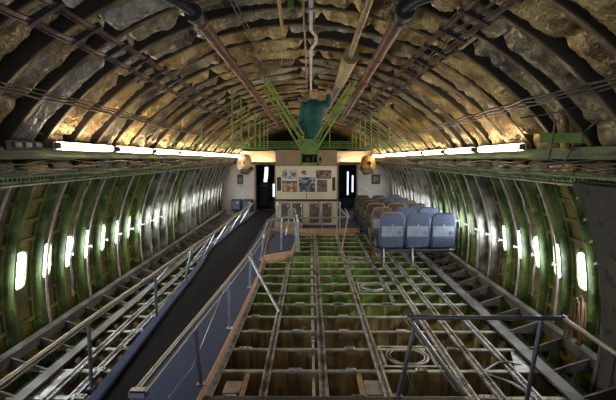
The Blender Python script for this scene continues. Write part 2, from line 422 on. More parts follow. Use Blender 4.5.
for k,y in enumerate(FY[:-1]):
    if y>18.3: continue
    near=y<9.5
    cuts=[T0,T0+.55,PI/2+random.uniform(-.1,.1),PI-T0-.55,PI-T0] if near else [T0,PI/2+random.uniform(-.15,.15),PI-T0]
    if near: cuts[1]+=random.uniform(-.12,.12); cuts[3]+=random.uniform(-.12,.12)
    for i in range(len(cuts)-1):
        g=random.uniform(-.012,.012)
        if near and k in (8,9) and i==1: cuts[i+1]-=.0
        dens=1.7 if y<6 else (1.0 if y<9.5 else .75)
        b=blanket(y,cuts[i]+g,cuts[i+1]-g,random.uniform(0,500),random.uniform(.37,.46),dens,random.uniform(.10,.16))
        nm=(names4 if near else names2)[i]
        o=b.build('insulation_blanket',random.choice([BL[3],BL[1],BL[4]]) if (y<4.5 and i>=2) else random.choice(BL+[BL[0],BL[2],BL[2]])); tag(o,'puffy bronze insulation blanket %s, %s bay from the camera'%(nm,ordn(k+1)),'insulation blanket','roof insulation blankets')

# ------------------------------------------------------------------ cable trays, wires, ducts on the crown
def slope_z(dz,y): return CH+dz-.026*(y-4)
for side,th in (('left',PI-math.asin(2.45/2.86)),('right',math.asin(2.58/2.87))):
    root=thing('cable_tray','maroon twin rail cable tray clamped across the %s roof frames'%side,'cable tray',tuple(arc(th,2.84,5)),'roof cable trays')
    R2=[MB(),MB()]
    up=(math.cos(th),0,math.sin(th)); tg=Vector((-math.sin(th),0,math.cos(th)))
    for k,y in enumerate(FY[:26]):
        for off,rails in ((-.085,R2[0]),(.085,R2[1])):
            pts=[arc(th,2.83-.02*math.sin(PI*q/4),y+.508*q/4)+tg*off for q in range(5)]
            for a,c in zip(pts,pts[1:]): rails.bar(a,c,.028,.012,up=up)
            for a,c in zip(pts,pts[1:]): rails.bar(a+tg*.028,c+tg*.028,.008,.016,up=up)
    for r_ in R2: r_.build('rail',M['redrail'],root)
    for k,y in enumerate(FY[:17]):
        b=MB(); b.bar(arc(th,2.83,y)-tg*.12,arc(th,2.83,y)+tg*.12,.04,.035,up=(0,1,0)); b.build('clamp',M['blackm'],root)
for side,th in (('left',PI-math.asin(2.08/2.84)),('right',math.asin(2.02/2.84))):
    b=MB()
    for j in range(3):
        b.tube([arc(th+.012*j,2.82+.015*math.sin(q*2.1+j),1.9+.25*q) for q in range(56)],.006+.002*j,5)
    o=b.build('wire_run',M['wire']); tag(o,'thin wires strung along the %s roof below the cable tray'%side,'wires','roof wire runs')
for x,s0,lab in ((-.62,'l','left'),(-.95,'m','left'),(1.15,'r','right')):
    b=MB()
    for j in range(2): b.tube([(x+.03*j+.01*math.sin(q+j),2+.4*q,ZC+sc(2+.4*q)*math.sqrt(2.84**2-(x-XC)**2)+.0) for q in range(34)],.006,5)
    o=b.build('thin_cable',M['wire']); tag(o,{'l':'thin pair of cables running just left of the roof centre','m':'thin pair of cables beside the left red duct','r':'thin pair of cables right of the red duct'}[s0],'wires')
def duct(x0,z0,y0,x1,z1,y1,r,side):
    root=thing('air_duct','red brown round duct slung under the roof, %s of centre'%side,'duct',(x0,y0,z0),'red brown roof ducts')
    P=lambda u: Vector((x0+(x1-x0)*u,y0+(y1-y0)*u,z0+(z1-z0)*u))
    b=MB(); b.tube([P(i/12) for i in range(13)],r,14,cap=True); b.build('tube',M['redpipe'],root)
    for i in range(7):
        u=.02+i/6.4; b=MB(); d=P(1)-P(0); d.normalize(); b.tube([P(u)-d*.03,P(u)-d*.02,P(u)+d*.02,P(u)+d*.03],[r*1.02,r*1.22,r*1.22,r*1.02],14); b.build('coupling',M['redrail'],root)
    b=MB(); d=(P(1)-P(0)).normalized(); b.tube([P(0)-d*.05,P(0)+d*.02],[r*1.35,r*1.35],14); b.tube([P(0)-d*.05+Vector((0,0,.0)),P(0)+Vector((.06 if side=='right' else -.06,-.16,.03)),P(0)+Vector((.2 if side=='right' else -.15,-.3,.05))],r*.7,10); tag(b.build('end_collar',M['blackm'],root),'black end collar')
a=on_y(194,14,3.75); c=on_y(279,125,13.5); duct(a.x,a.z,3.75,c.x,c.z,13.5,.052,'left')
a=on_y(404,12,3.72); c=on_y(341,121,12.0); duct(a.x,a.z,3.72,c.x,c.z,12.0,.055,'right')
root=thing('lagged_pipe','tan pipe with a fat ribbed lagging sleeve beside the roof centre','pipe',(.46,4,3.2))
P=[on_y(374,-12,3.55),on_y(352,50,5.2),on_y(351,56,5.4),on_y(340,83,7.6),on_y(318,122,11.5)]
b=MB(); b.tube([P[0],P[1],P[2]],.031,12); b.build('tube',M['tanp'],root)
b=MB(); n=22; b.tube([P[2]+(P[3]-P[2])*i/n for i in range(n+1)],[ (.082 if i%2 else .094)*(1-.12*i/n) for i in range(n+1)],14); tag(b.build('lagging',M['tan'],root),'ribbed tan lagging sleeve')
b=MB(); b.tube([P[3],P[4]],.068,12); tag(b.build('lower_duct',M['greyduct'],root),'grey brown lower run of duct')
root=thing('white_conduit','pale conduit with a jog running down the roof centre','conduit',(.02,4,3.3))
b=MB(); b.tube([on_y(311,-8,3.7),on_y(311,30,4.55),on_y(316,36,4.75),on_y(316,43,4.95),on_y(311,49,5.1),on_y(311,92,8.3)],.016,8); b.build('tube',M['whitep'],root)
for q in ((311,8,4.0),(311,20,4.3),(311,64,6.0),(311,78,7.2)):
    b=MB(); p=on_y(*q); b.bbox((p.x-.03,p.y-.02,p.z-.015),(p.x+.03,p.y+.02,p.z+.06),.005); b.build('bracket',M['strip'],root)
b=MB(); b.tube([on_y(303,-8,3.7),on_y(305.5,50,5.6),on_y(307,88,8.6)],.011,8); o=b.build('thin_conduit',M['tanp']); tag(o,'thin tan conduit just left of the pale conduit','conduit')
b=MB(); b.tube([on_y(278,-6,3.75),on_y(283,34,5.0)],.016,8); o=b.build('hanging_rod',M['tanp']); tag(o,'short tan rod ending near the roof centre','rod')
b=MB(); p=on_y(290,5,3.95); b.bbox((p.x-.02,p.y,p.z-.03),(p.x+.02,p.y+.03,p.z+.08),.004); p=on_y(297,5,3.95); 
for dx in (-.03,.03): b.bar((p.x+dx,p.y,p.z-.03),(p.x+dx,p.y,p.z+.05),.008,.008)
b.bar((p.x-.03,p.y,p.z-.03),(p.x+.03,p.y,p.z-.03),.008,.008); b.bar((p.x-.05,p.y,p.z+.05),(p.x+.03,p.y,p.z+.05),.008,.008)
o=b.build('roof_bracket',M['brgreen']); tag(o,'small green bracket at the top of the roof centre','bracket')
root=thing('terminal_strip','comb-like terminal strip under the roof left of centre','terminal strip',tuple(on_y(284,58,6.2)))
b=MB(); a=on_y(273,60,6.3); c=on_y(299,56,6.3); b.bar(a,c,.05,.02); b.build('bar',M['wire'],root)
for i in range(9):
    p=a.lerp(c,(i+.5)/9); b=MB(); b.bar(p,p-Vector((0,.0,.05)),.014,.014); b.build('terminal',M['blackm'],root)
b=MB(); p=on_y(303.5,73.5,7.0); b.bbox((p.x-.04,p.y,p.z-.035),(p.x+.035,p.y+.05,p.z+.035),.01); o=b.build('sensor_box',M['tan']); tag(o,'small square tan box beside the centre conduit','box')
b=MB(); b.tube([on_y(215,134,8.0),on_y(228,130,8.0),on_y(252,116,8.6)],.038,10); o=b.build('short_duct',M['tanp']); tag(o,'short slanting tan duct above the left end of the green beams','duct')
b=MB(); b.tube([on_y(-12,74,4.0),on_y(15,105,4.2),on_y(34,130,4.35),on_y(53,142,4.45)],.016,8); o=b.build('hanging_cable',M['greyduct']); tag(o,'grey cable curving down to the first left lamp','cable')
# drooping torn blanket at right
b=MB(); P0,P1,P2,P3=on_y(566,58,3.9),on_y(568,90,3.95),on_y(560,112,4.0),on_y(566,150,4.05)
def fn(u,v):
    p=P0.lerp(P1,u*3) if u<1/3 else (P1.lerp(P2,u*3-1) if u<2/3 else P2.lerp(P3,u*3-2))
    a=2*PI*v; r=.055*(1+.5*noise.noise(Vector((u*6,math.cos(a)*2,math.sin(a)*2))))*(1-.3*u)
    return p+Vector((r*math.cos(a)*1.2,r*math.sin(a)*.6,0))
b.grid(fn,30,14); o=b.build('torn_insulation',BL[0]); tag(o,'torn strip of insulation drooping by the right lamp shelf','insulation')
b=MB(); p=on_y(574,111,3.9); b.bbox((p.x-.035,p.y-.02,p.z-.06),(p.x+.025,p.y+.02,p.z+.05),.012); o=b.build('green_tag',mat('pale_green_tag',(.10,.22,.12),.5)); tag(o,'pale green tag hanging beside the torn insulation','tag')
b=MB(); a=on_y(540,138,3.9); c=on_y(582,138,3.7); b.bar(a,c,.04,.08); o=b.build('short_green_channel',M['brgreen']); tag(o,'short bright green channel above the right lamp shelf','channel')
# loose wires hanging about the near right corner
for j,(q0,q1,q2) in enumerate((((616,95),(560,112),(520,118)),((555,120),(552,140),(548,160)),((600,118),(580,135),(560,168)),((616,150),(590,160),(540,166)))):
    b=MB(); b.tube([on_y(*q0,3.6),on_y(*q1,3.8),on_y(*q2,4.0)],.008,6); o=b.build('loose_wire',M['wire']); tag(o,['loose wire reaching left from the right edge below the blankets','loose wire dropping past the short green channel','loose wire slanting down behind the green tag','loose wire lying along the right perforated beam'][j],'wire')

# ------------------------------------------------------------------ tube lamps
for side,x0,p0,st,npc in (('left',-1,4.35,1.36,9),('right',1,4.75,1.42,8)):
    T=(lambda t: PI-t) if side=='left' else (lambda t: t)
    t=T(math.asin(1.685/2.80))
    for j in range(npc):
        y0=p0+st*j; y1=y0+1.17
        a,c=arc(t,2.78,y0),arc(t,2.78,y1)
        root=thing('tube_lamp','lit white tube lamp on the %s shelf, %s from the camera'%(side,ordn(j+1)),'lamp',tuple(a),'tube lamps on the %s shelf'%side)
        inw=Vector((-x0,0,0))
        b=MB(); b.bar(a-inw*.03,c-inw*.03,.025,.075); b.build('housing',M['lampbody'],root)
        b=MB(); b.tube([a+inw*.005,a.lerp(c,.02)+inw*.005,a.lerp(c,.98)+inw*.005,c+inw*.005],[.02,.033,.033,.02],12); b.build('tube',M['tube'],root)
        for q in (a,c):
            b=MB(); b.bbox((q.x-.03,q.y-.015,q.z-.03),(q.x+.03,q.y+.015,q.z+.03),.006); b.build('end_cap',M['greyduct'],root)
b=MB(); p=on_y(27,145,4.0)
root=thing('ballast_box','dark unlit box with three grey plates before the first left lamp','box',tuple(p))
b.bbox((p.x-.05,3.75,p.z-.04),(p.x-.02,4.25,p.z+.04),.006); b.build('body',M['blackm'],root)
for i in range(3):
    b=MB(); yy=3.83+.15*i; b.bbox((p.x-.025,yy,p.z-.02),(p.x+.0,yy+.09,p.z+.02),.004); b.build('plate',M['rail'],root)

# ------------------------------------------------------------------ green roof truss work
ZB=2.29
nb=0
for i,(y,low) in enumerate(((8.1,1),(9.8,1),(12.1,0))):
    nb+=1
    root=thing('cross_beam','green twin chord beam crossing under the roof, %s from the camera'%ordn(nb),'beam',(0,y,ZB),'green overhead beams')
    hw=2.32; z=ZB
    b=MB(); b.bar((XC-hw,y,z),(XC+hw,y,z),.02,.014); b.build('top_chord',M['brgreen'],root)
    if low:
        b=MB(); b.bar((XC-hw,y,z-.09),(XC+hw,y,z-.09),.02,.012); b.build('lower_chord',M['brgreen'],root)
        b=MB()
        for q in range(12):
            x=XC-hw+.1+q*.40; b.bar((x,y,z-.09),(x,y,z),.010,.010)
        b.build('spacers',M['brgreen'],root)
for y in (8.2,9.2,10.2,11.2,12.2,13.2):
    for sx in (-1.18,1.18):
        zc=ZC+sc(y)*math.sqrt(2.9**2-(sx-XC)**2)
        b=MB(); b.tube([(sx,y,ZB-.08),(sx,y,zc-.03)],.014,8); o=b.build('hanger_rod',M['pipeyel'])
        tag(o,'yellow green hanger rod on the %s carrier rail, %s of six from the camera'%('left' if sx<0 else 'right',ordn(int(y-7.2))),'rod','hanger rods')
for x,y,l in ((-1.80,7.9,'yellow green hanger rod standing apart on the far left'),(-1.2,7.35,'tall yellow green hanger rod, leftmost of the tall ones'),(1.22,7.35,'tall yellow green hanger rod, rightmost of all'),(.55,13.3,'stub green rod just right of the green block')):
    zc=ZC+sc(y)*math.sqrt(2.9**2-(x-XC)**2)
    b=MB(); b.tube([(x,y,ZB-.02),(x,y,zc-.03 if x!=-1.8 else 2.55)],.014,8); o=b.build('hanger_rod',M['pipeyel']); tag(o,l,'rod')
# two long rails carrying the cross beams
for sx,l in ((-1.18,'left'),(1.18,'right')):
    b=MB(); b.bar((sx,7.3,ZB-.10),(sx,15,ZB-.10),.03,.03); o=b.build('beam_carrier',M['brgreen']); tag(o,'thin green carrier rail under the %s hanger rods'%l,'rail','beam carriers')
root=thing('truss_node','green box node with four V struts rising to the roof','truss',(0,7.6,2.2))
P=lambda px,py,d=7.6: on_y(px,py,d)
a=P(300,165.5); c=P(319,139)
b=MB(); b.box((a.x,7.58,CH-.02),(c.x,7.8,c.z)); b.box((a.x,7.58,a.z),(a.x+.025,7.8,CH)); b.box((c.x-.025,7.58,a.z),(c.x,7.8,CH)); b.box((a.x,7.58,a.z),(c.x,7.8,a.z+.045))
b.box((a.x-.02,7.56,c.z-.02),(c.x+.02,7.82,c.z)); b.build('box_body',M['brgreen'],root)
b=MB(); b.box((a.x+.02,7.74,a.z+.04),(c.x-.02,7.78,CH)); b.bbox((a.x+.09,7.62,a.z+.04),(a.x+.16,7.7,CH-.06),.01); b.tube([(a.x+.2,7.65,a.z+.05),(a.x+.23,7.65,CH-.03)],.02,8); tag(b.build('recess',M['blackm'],root),'dark recess with fittings')
for q in ((a.x+.04,c.z-.05),(c.x-.04,c.z-.05),(a.x+.04,c.z-.2),(c.x-.04,c.z-.2)):
    b=MB(); b.tube([(q[0],7.58,q[1]),(q[0],7.565,q[1])],.012,8); b.build('bolt',M['dkgreen'],root)
for (p0,d0,p1,d1,w) in (((302,141),7.65,(261,75),6.3,.042),((308,141),7.75,(266,77),7.0,.028),((300,148),7.6,(264,88),6.4,.03),
                        ((313,141),7.65,(351,83),6.5,.032),((316,142),7.7,(357,80),6.9,.028),((319,146),7.6,(349,96),6.7,.03)):
    s=on_y(*p0,d0); e=on_y(*p1,d1); b=MB(); b.bar(s,e,w,.025,up=(0,1,0)); b.bar(s+Vector((0,.012,0)),e+Vector((0,.012,0)),w*.3,.045,up=(0,1,0)); b.build('strut',M['pipeyel'],root)
b=MB(); b.box((-.18,7.84,1.93),(.20,10.2,1.965)); b.box((-.18,7.84,1.965),(-.165,10.2,2.02)); b.box((.185,7.84,1.965),(.20,10.2,2.02))
for yy in (7.9,10.1): b.bar((-.05,yy,1.95),(-.05,yy+.05,2.28),.02,.02)
o=b.build('catwalk_plank',M['brgreen']); tag(o,'green service plank behind the green box node','plank')

# ------------------------------------------------------------------ floor grid
BY=[3.88+.508*k for k in range(-3,25)]
n=0
for k,y in enumerate(BY):
    if y<2.2 or y>16.3: continue
    n+=1
    near=y<5.95; far=y>6.9  # web colour steps from brown to green with distance
    root=thing('floor_beam','%s floor cross beam, %s from the camera'%('brown' if near else ('green' if far else 'green and brown'),ordn(n)),'floor beam',(XC,y,0),'open floor cross beams')
    b=MB(); xa,xb=XC-2.52,XC+2.5
    b.bar((xa,y,-.012),(xb,y,-.012),.055,.016)
    if abs(y-3.88)<.01: b.bar((xa,y,-.03),(xb,y,-.03),.07,.02)
    b.build('cap',M['beamtop'],root)
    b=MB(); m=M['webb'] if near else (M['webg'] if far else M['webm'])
    nx=48                                          # web with vertical beads, 0.55 m deep
    def fn(u,v,y=y):
        x=xa+(xb-xa)*u; bead=.018*max(0,math.cos(u*PI*44))**3
        return (x,y-bead,-.02-.55*v)
    b.grid(fn,176,1,sm=False); b.grid(lambda u,v:(xb-(xb-xa)*u,y+.006,-.02-.55*v),2,1,sm=False)
    b.bar((xa,y,-.57),(xb,y,-.57),.07,.012)
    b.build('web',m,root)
    for x in (-.68,-.14,.40,1.08,-2.05) if n%2 else (-.7,.43,1.53,-2.0):
        if y<8 and random.random()<.8:
            b=MB(); w=random.uniform(.05,.075)
            b.bbox((x-w,y-.04,-.006),(x+w,y+.035,.012),.006); b.tube([(x-.03,y,.01),(x-.03,y,.022)],.01,8); b.tube([(x+.03,y,.01),(x+.03,y,.022)],.01,8); b.build('clip_plate',M['rail'],root)
def track(x, lab, y0=2.2, y1=16.2, w=.075, x2=None, name='seat_track'):
    b=MB(); X=lambda y: x if x2 is None else x+(x2-x)*(y-y0)/(y1-y0)
    for off in (-w*.36,w*.36):
        b.bar((X(y0)+off,y0,.006),(X(y1)+off,y1,.006),w*.26,.014); 
    b.bar((x,y0,-.008),(X(y1),y1,-.008),w*.98,.012); b.bar((x,y0,-.04),(X(y1),y1,-.04),.012,.05)
    yy=y0
    while yy<min(y1,8):
        b.bar((X(yy)-w*.10,yy,.0035),(X(yy)+w*.10,yy,.0035),.012,.008); yy+=.05
    o=b.build(name,M['rail']); tag(o,lab,'seat track','seat tracks'); return o
track(-.41,'grey seat track leftmost of the three in the open centre')
track(.125,'grey seat track running straight down the centre of the open floor',w=.085)
track(.68,'grey seat track rightmost of the three in the open centre')
track(1.41,'grey seat track under the left legs of the seats')
track(1.65,'grey seat track second from the left under the seats')
track(1.96,'grey seat track third from the left under the seats')
track(1.19,'thin grey rail beside the round floor openings',y0=6.5,y1=13,w=.04)
track(-2.26,'grey seat track left of the walkway, nearer the wall')
track(-2.05,'grey seat track running beside the left edge of the walkway')
b=MB(); b.box((2.2,2,-.02),(2.36,16.2,.005)); b.box((2.2,2,-.02),(2.21,16.2,.035)); o=b.build('edge_plate',M['sillm']); tag(o,'flat grey plate along the right edge of the floor grid','edge plate','floor edge plates')
b=MB(); b.box((-2.56,2,-.02),(-2.42,16.2,.005)); b.box((-2.43,2,-.02),(-2.42,16.2,.035)); o=b.build('edge_plate',M['sillm']); tag(o,'flat grey plate along the left edge of the floor grid','edge plate','floor edge plates')
b=MB(); 
for i in range(60):
    y=5.2+i*.115; b.bar((.015,y,-.05),(.055,y,-.05),.03,.02)
b.bar((.035,2.2,-.07),(.035,12.3,-.07),.028,.012)
o=b.build('perforated_rail',M['whitep']); tag(o,'thin pale perforated rail just left of the centre seat track','rail')
# round openings
for i,(px,py,r,l) in enumerate(((407,355,.215,'largest and nearest'),(373,286,.19,'second'),(357,259,.18,'third'))):
    c=on_z(px,py,0); root=thing('floor_ring','round grey ring opening in the floor grid, %s from the camera'%l if i else 'largest and nearest round grey ring in the floor grid','ring',(c.x,c.y,0),'round floor openings')
    b=MB(); b.torus((c.x,c.y,-.01),r,.014,36,6); b.torus((c.x,c.y,-.01),r*.84,.009,36,6); b.build('ring',M['rail'],root)
    b=MB()
    for sy in (-1,1): b.bar((.72,c.y+sy*.24,-.012),(1.40,c.y+sy*.24,-.012),.03,.012)
    for sx in (-1,1): b.bar((c.x+sx*(r+.04),c.y-.24,-.014),(c.x+sx*(r+.04),c.y+.24,-.014),.03,.012)
    b.build('surround',M['beamtop'],root)
# small panels fitted in bays
for (x0,x1,y0,y1,m,l) in ((.50,.645,3.95,4.22,M['strip'],'small grey plate beside the right centre track near the camera'),(-.78,-.63,3.98,4.20,M['strip'],'small grey plate between walkway and left centre track')):
    b=MB(); b.bbox((x0,y0,-.03),(x1,y1,-.015),.004); o=b.build('bay_plate',m); tag(o,l,'plate')
for (x,l) in ((.47,'short tan joist beside the small plate near the bottom centre'),(-.60,'short tan joist near the walkway in the nearest bay')):
    b=MB(); b.bar((x,3.9,-.03),(x,4.38,-.03),.045,.03); o=b.build('short_joist',M['tanp']); tag(o,l,'joist')
for (p,q,l) in (((1.95,3.95,-.02),(1.7,4.35,-.02),'curved grey strap in the bay right of the seat tracks'),((2.15,4.55,-.02),(1.7,4.42,-.02),'grey strap lying across the right bays')):
    b=MB(); p=Vector(p);q=Vector(q); mid=(p+q)/2+Vector((-.05,.05,.03)); b.tube([p,p.lerp(mid,.6)+Vector((0,0,.02)),mid,q.lerp(mid,.5),q],.012,6); o=b.build('strap',M['rail']); tag(o,l,'strap')
b=MB(); b.prism([(2.0,4.42),(2.19,4.42),(2.19,4.86),(2.15,4.86)],-.02,-.01); o=b.build('corner_plate',M['rail']); tag(o,'pale triangular plate beside the outer right seat track','plate')
b=MB(); b.prism([(-2.42,3.9),(-2.3,3.9),(-2.3,4.38),(-2.42,4.38)],-.02,-.01); o=b.build('corner_plate',M['rail']); tag(o,'pale plate beside the outer left seat track','plate')
# camera-side dark beam edge
b=MB(); b.box((-1.02,3.70,-.10),(1.32,3.838,.03)); o=b.build('platform_edge',M['blackm']); tag(o,'dark edge of the near platform along the bottom of the view','platform edge')
# pipes in the hold
for i,(x,z,r,l) in enumerate(((1.0,-.9,.05,'dim pipe in the hold under the round openings'),(-.3,-.85,.06,'dim pipe in the hold under the left centre track'))):
    b=MB(); b.tube([(x,2.5,z),(x,15.5,z)],r,10); o=b.build('hold_pipe',M['greyduct']); tag(o,l,'pipe')
# stanchions from hold floor to beams, seen dimly
# ------------------------------------------------------------------ walkway
HW=.10
Lp=[(60,437),(92,398),(130,350),(165,306),(190,276),(200,262),(206,251),(216,243),(236,226),(252,214.5),(260,208)]
Rp=[(183,430),(199,398),(222,352),(243,308),(258,275),(264,256)]
Lw=[on_z(a,c,HW) for a,c in Lp]; Rw=[on_z(a,c,HW) for a,c in Rp]
def at_y(P,y):
    for a,c in zip(P,P[1:]):
        if a.y<=y<=c.y: u=(y-a.y)/(c.y-a.y); return a.x+(c.x-a.x)*u
    return P[0].x if y<P[0].y else P[-1].x
Rw+= [Vector((Rw[-1].x+.0,Rw[-1].y+.3,HW)),Vector((-1.15,14.6,HW)),Vector((-1.15,16.4,HW))]
Lw+= [Vector((-1.95,16.4,HW))]
root=thing('walkway','blue carpeted walkway with raised kerb leading to the left doorway','walkway',(-1.4,6,0))
ys=sorted(set([2.6+.15*i for i in range(92)]))
def strip(z0,z1,fl,fr):
    b=MB(); V=[];Fs=[]
    for y in ys: V+=[(fl(y),y,z0),(fr(y),y,z0),(fr(y),y,z1),(fl(y),y,z1)]
    for i in range(len(ys)-1):
        for j in range(4): Fs.append((4*i+j,4*i+(j+1)%4,4*i+4+(j+1)%4,4*i+4+j))
    Fs+= [(3,2,1,0),(4*len(ys)-4,4*len(ys)-3,4*len(ys)-2,4*len(ys)-1)]
    b.add(V,[f[::-1] for f in Fs]); return b
fl=lambda y:at_y(Lw,y); fr=lambda y:at_y(Rw,y)
strip(.02,HW,lambda y:fl(y)+.01,lambda y:fr(y)-.015).build('deck',M['carpet'],root)
tag(strip(.02,HW+.035,fl,lambda y:fl(y)+.085).build('kerb',M['carpet'],root),'raised carpeted kerb')
tag(strip(-.03,HW+.003,lambda y:fr(y)-.015,fr).build('edge_board',M['wood'],root),'plywood edge board')
tag(strip(-.02,.012,fr,lambda y:fr(y)+.05).build('edge_rail',M['rail'],root),'metal strip below the edge board')
Dp=[(110,430),(133,398),(180,341),(215,296),(240,262),(256,238),(266,220)]
Dw=[on_z(a,c,HW+.005) for a,c in Dp]+[Vector((-1.2,15.5,HW))]
o=strip(HW+.001,HW+.007,lambda y:fl(y)+.09,lambda y:max(min(at_y(Dw,y),fr(y)-.03),fl(y)+.12)).build('walkway_band',M['band']); tag(o,'dark runner along the left side of the blue walkway','mat')  # thin near-black strip over the left part of the carpet
# landing platform before the galley
root=thing('landing','blue carpeted landing with a plywood front before the partition','platform',(0,13,0))
z=HW
Q=[on_z(264,256,z),on_z(292,251,z),on_z(297,236,z),on_z(276,231,z)]
b=MB(); b.prism([(p.x,p.y) for p in Q],.02,z); b.build('lower_deck',M['carpet'],root)
for i in range(2):
    b=MB(); p,q=Q[i],Q[i+1]; b.bar(Vector((p.x,p.y-.02,.03)),Vector((q.x,q.y-.02,.03)),.03,.17); tag(b.build('edge_board',M['wood'],root),'plywood edge')
yA=on_z(300,229,z).y
b=MB(); b.prism([(-1.15,yA),(2.9,yA),(2.9,16.4),(-1.15,16.4)],.0,z); b.build('deck',M['carpet'],root)
b=MB(); b.box((-1.12,yA-.04,-.09),(1.32,yA-.005,z+.02)); tag(b.build('front_board',M['wood'],root),'long plywood front board')
root2=thing('step','small carpeted step with wooden front beside the landing rails','step',(-.4,13.9,.1))
a=on_z(277,226,.15)
b=MB(); b.box((-.95,yA+.25,z),(-.25,yA+.95,.26)); b.build('tread',M['carpet'],root2)
b=MB(); b.box((-.95,yA+.22,z),(-.25,yA+.25,.27)); b.build('riser_board',M['wood'],root2)

# ------------------------------------------------------------------ railings
def rail_post(root,top,base,m=None,r=.019):
    b=MB(); b.tube([base,top],r,8); b.bbox((base[0]-.035,base[1]-.035,base[2]-.01),(base[0]+.035,base[1]+.035,base[2]+.012),.005); b.build('post',m or M['steel'],root)
ZT=.67
# left handrail of walkway
root=thing('handrail','left handrail of the walkway with slender posts and slanting braces','handrail',(-1.95,6,0),'walkway handrails')
LP=[on_z(-60,426,ZT),on_z(0,384,ZT),on_z(88,320,ZT),on_z(155,273,ZT),on_z(192,247,ZT),on_z(216,231,ZT),on_z(238,214,ZT),on_z(253,203,ZT-.02)]
b=MB(); b.tube(LP,.0165,16); tag(b.build('top_rail',M['brass'],root),'warm shining top rail')
b=MB(); b.tube([p-Vector((-.035,0,.012)) for p in LP],.008,6); b.build('cable',M['steel'],root)
def lfoot(p): return Vector((fl(p.y)-.01,p.y,.06))
for px,py in ((88,320),(155,273),(192,247),(216,231),(230,220),(243,210),(252,204)):
    p=on_z(px,py,ZT); rail_post(root,p,Vector((min(p.x,fl(p.y)+.05) if p.x<fl(p.y)+.1 else fl(p.y),p.y,.05)),M['alu' if py<260 else 'steel'],.018 if py>240 else .016)
for (a1,b1) in (((175,260),(138,302)),((216,231),(192,262)),((236,216),(214,243)),((252,204),(234,226))):
    p=on_z(*a1,ZT); q=on_z(*b1,.1); b=MB(); b.tube([p,q],.011,10); b.build('brace',M['steel'],root)
# right handrail of walkway
root=thing('handrail','right handrail of the walkway ending above the near platform edge','handrail',(-1,6,0),'walkway handrails')
RP=[on_z(134,393,ZT),on_z(194,321,ZT),on_z(228,280,ZT),on_z(252,250,ZT),on_z(262,236,ZT),on_z(268,222,ZT)]
b=MB(); b.tube(RP,.015,16); tag(b.build('top_rail',M['brass'],root),'warm shining top rail')
b=MB(); b.tube([p+Vector((.055,0,-.01)) for p in RP],.0065,6); b.build('second_rail',M['brass'],root)
b=MB(); p=RP[0]; b.bbox((p.x-.03,p.y-.03,p.z-.03),(p.x+.08,p.y+.04,p.z+.02),.01); b.tube([p+Vector((0,-.0,0)),p+Vector((-.01,.0,-.06))],.018,8); b.build('end_fitting',M['steel'],root)
for px,py in ((194,321),(228,280),(251,250),(265,230)):
    p=on_z(px,py,ZT); rail_post(root,p,Vector((fr(p.y)-.04,p.y,HW)),M['steel' if py>300 else 'alu'],.02 if py>300 else .016)
p=on_z(248,254,ZT); q=on_z(279,312,.01); b=MB(); b.tube([p,q],.018,8); b.build('brace',M['alu'],root)
b=MB(); b.tube([on_z(168,398,HW+.02),on_z(192,368,.32),on_z(228,280,ZT-.02)],.003,5); b.build('wire_stay',M['alu'],root)
# near right railing
root=thing('guard_rail','dark guard rail with leaning posts in front of the right floor grid','guard rail',(1.4,3.95,0))
yG=3.86
A=on_y(409,317,yG); B=on_y(563,318,yG)
b=MB(); b.tube([A,B],.02,10); b.build('top_rail',M['steel'],root)
b=MB(); b.tube([B,Vector((B.x-.02,2.8,B.z)),Vector((B.x-.06,1.6,B.z))],.019,10); tag(b.build('side_rail',M['brass'],root),'warm shining rail running towards the viewer')
for (t,q) in (((417,317),(398,396)),((541,318),(526,402))):
    rail_post(root,on_y(*t,yG),on_y(*q,yG))
b=MB(); s=on_y(409,318,yG-.03); e=on_y(463,393,yG-.03); b.tube([s,e],.02,10); b.tube([s+Vector((-.045,.03,0)),e+Vector((-.045,.03,0))],.006,6); tag(b.build('brace',M['brass'],root),'warm shining slanting brace')
b=MB(); s=on_y(403,362,yG); e=on_y(414,391,yG); b.tube([s,e],.004,5); b.build('wire_stay',M['alu'],root)
for p in (A,B): 
    b=MB(); b.ell(p,(.03,.03,.03)); b.build('corner_joint',M['steel'],root)
# landing railings
def rails(name,label,polys,m,r=.018):
    root=thing(name,label,'railing',tuple(polys[0][0]),'landing railings')
    for i,pp in enumerate(polys):
        b=MB(); b.tube(pp,r,8); b.build('bar',m,root)
    return root
y1=yA+.1
rails('railing','silver railing standing across the landing before the cabinets',[[on_y(278,202,y1),on_y(340,202,y1)],[on_y(278,218,y1),on_y(344,218,y1)],[on_y(278,202,y1),on_y(277,229,y1)],[on_y(302,202,y1),on_y(302,229,y1)],[on_y(322,202,y1),on_y(322,229,y1)],[on_y(340,202,y1),on_y(340,229,y1)]],M['alu'],.016)
y2=on_z(295,252,HW).y
rails('railing','silver folding railing on the lower corner of the landing',[[on_y(267,221,y2),on_y(282,218,y2)],[on_y(282,218,y2),on_y(281,250,y2)],[on_y(297,215,y2),on_y(299,252,y2)],[on_y(294,219,y2),on_y(297,252,y2)],[on_y(282,218,y2),on_y(297,215,y2)],[on_y(286,235,y2),on_y(291,207,y2+.1),on_y(297,235,y2)]],M['alu'],.022)
rails('railing','warm grey railing slanting down to the open floor right of the landing',[[on_y(337,202,y1),on_y(337,240,y1-1.2)],[on_y(337,205,y1),on_y(348,217,y1-.8),on_y(341,254,y1-2.4)],[on_y(348,217,y1-.8),on_y(300,218,y1-.8)],[on_y(345,208,y1),on_y(349,217,y1-.8)]],M['brass'],.018)
b=MB(); b.torus(tuple(on_y(292,212,y1-.2)),.10,.014,20,6,axis='y'); b.torus(tuple(on_y(293,214,y1-.25)),.08,.012,20,6,axis='y'); o=b.build('coiled_strap',M['whitep']); tag(o,'pale coiled strap hung on the landing railing','strap')

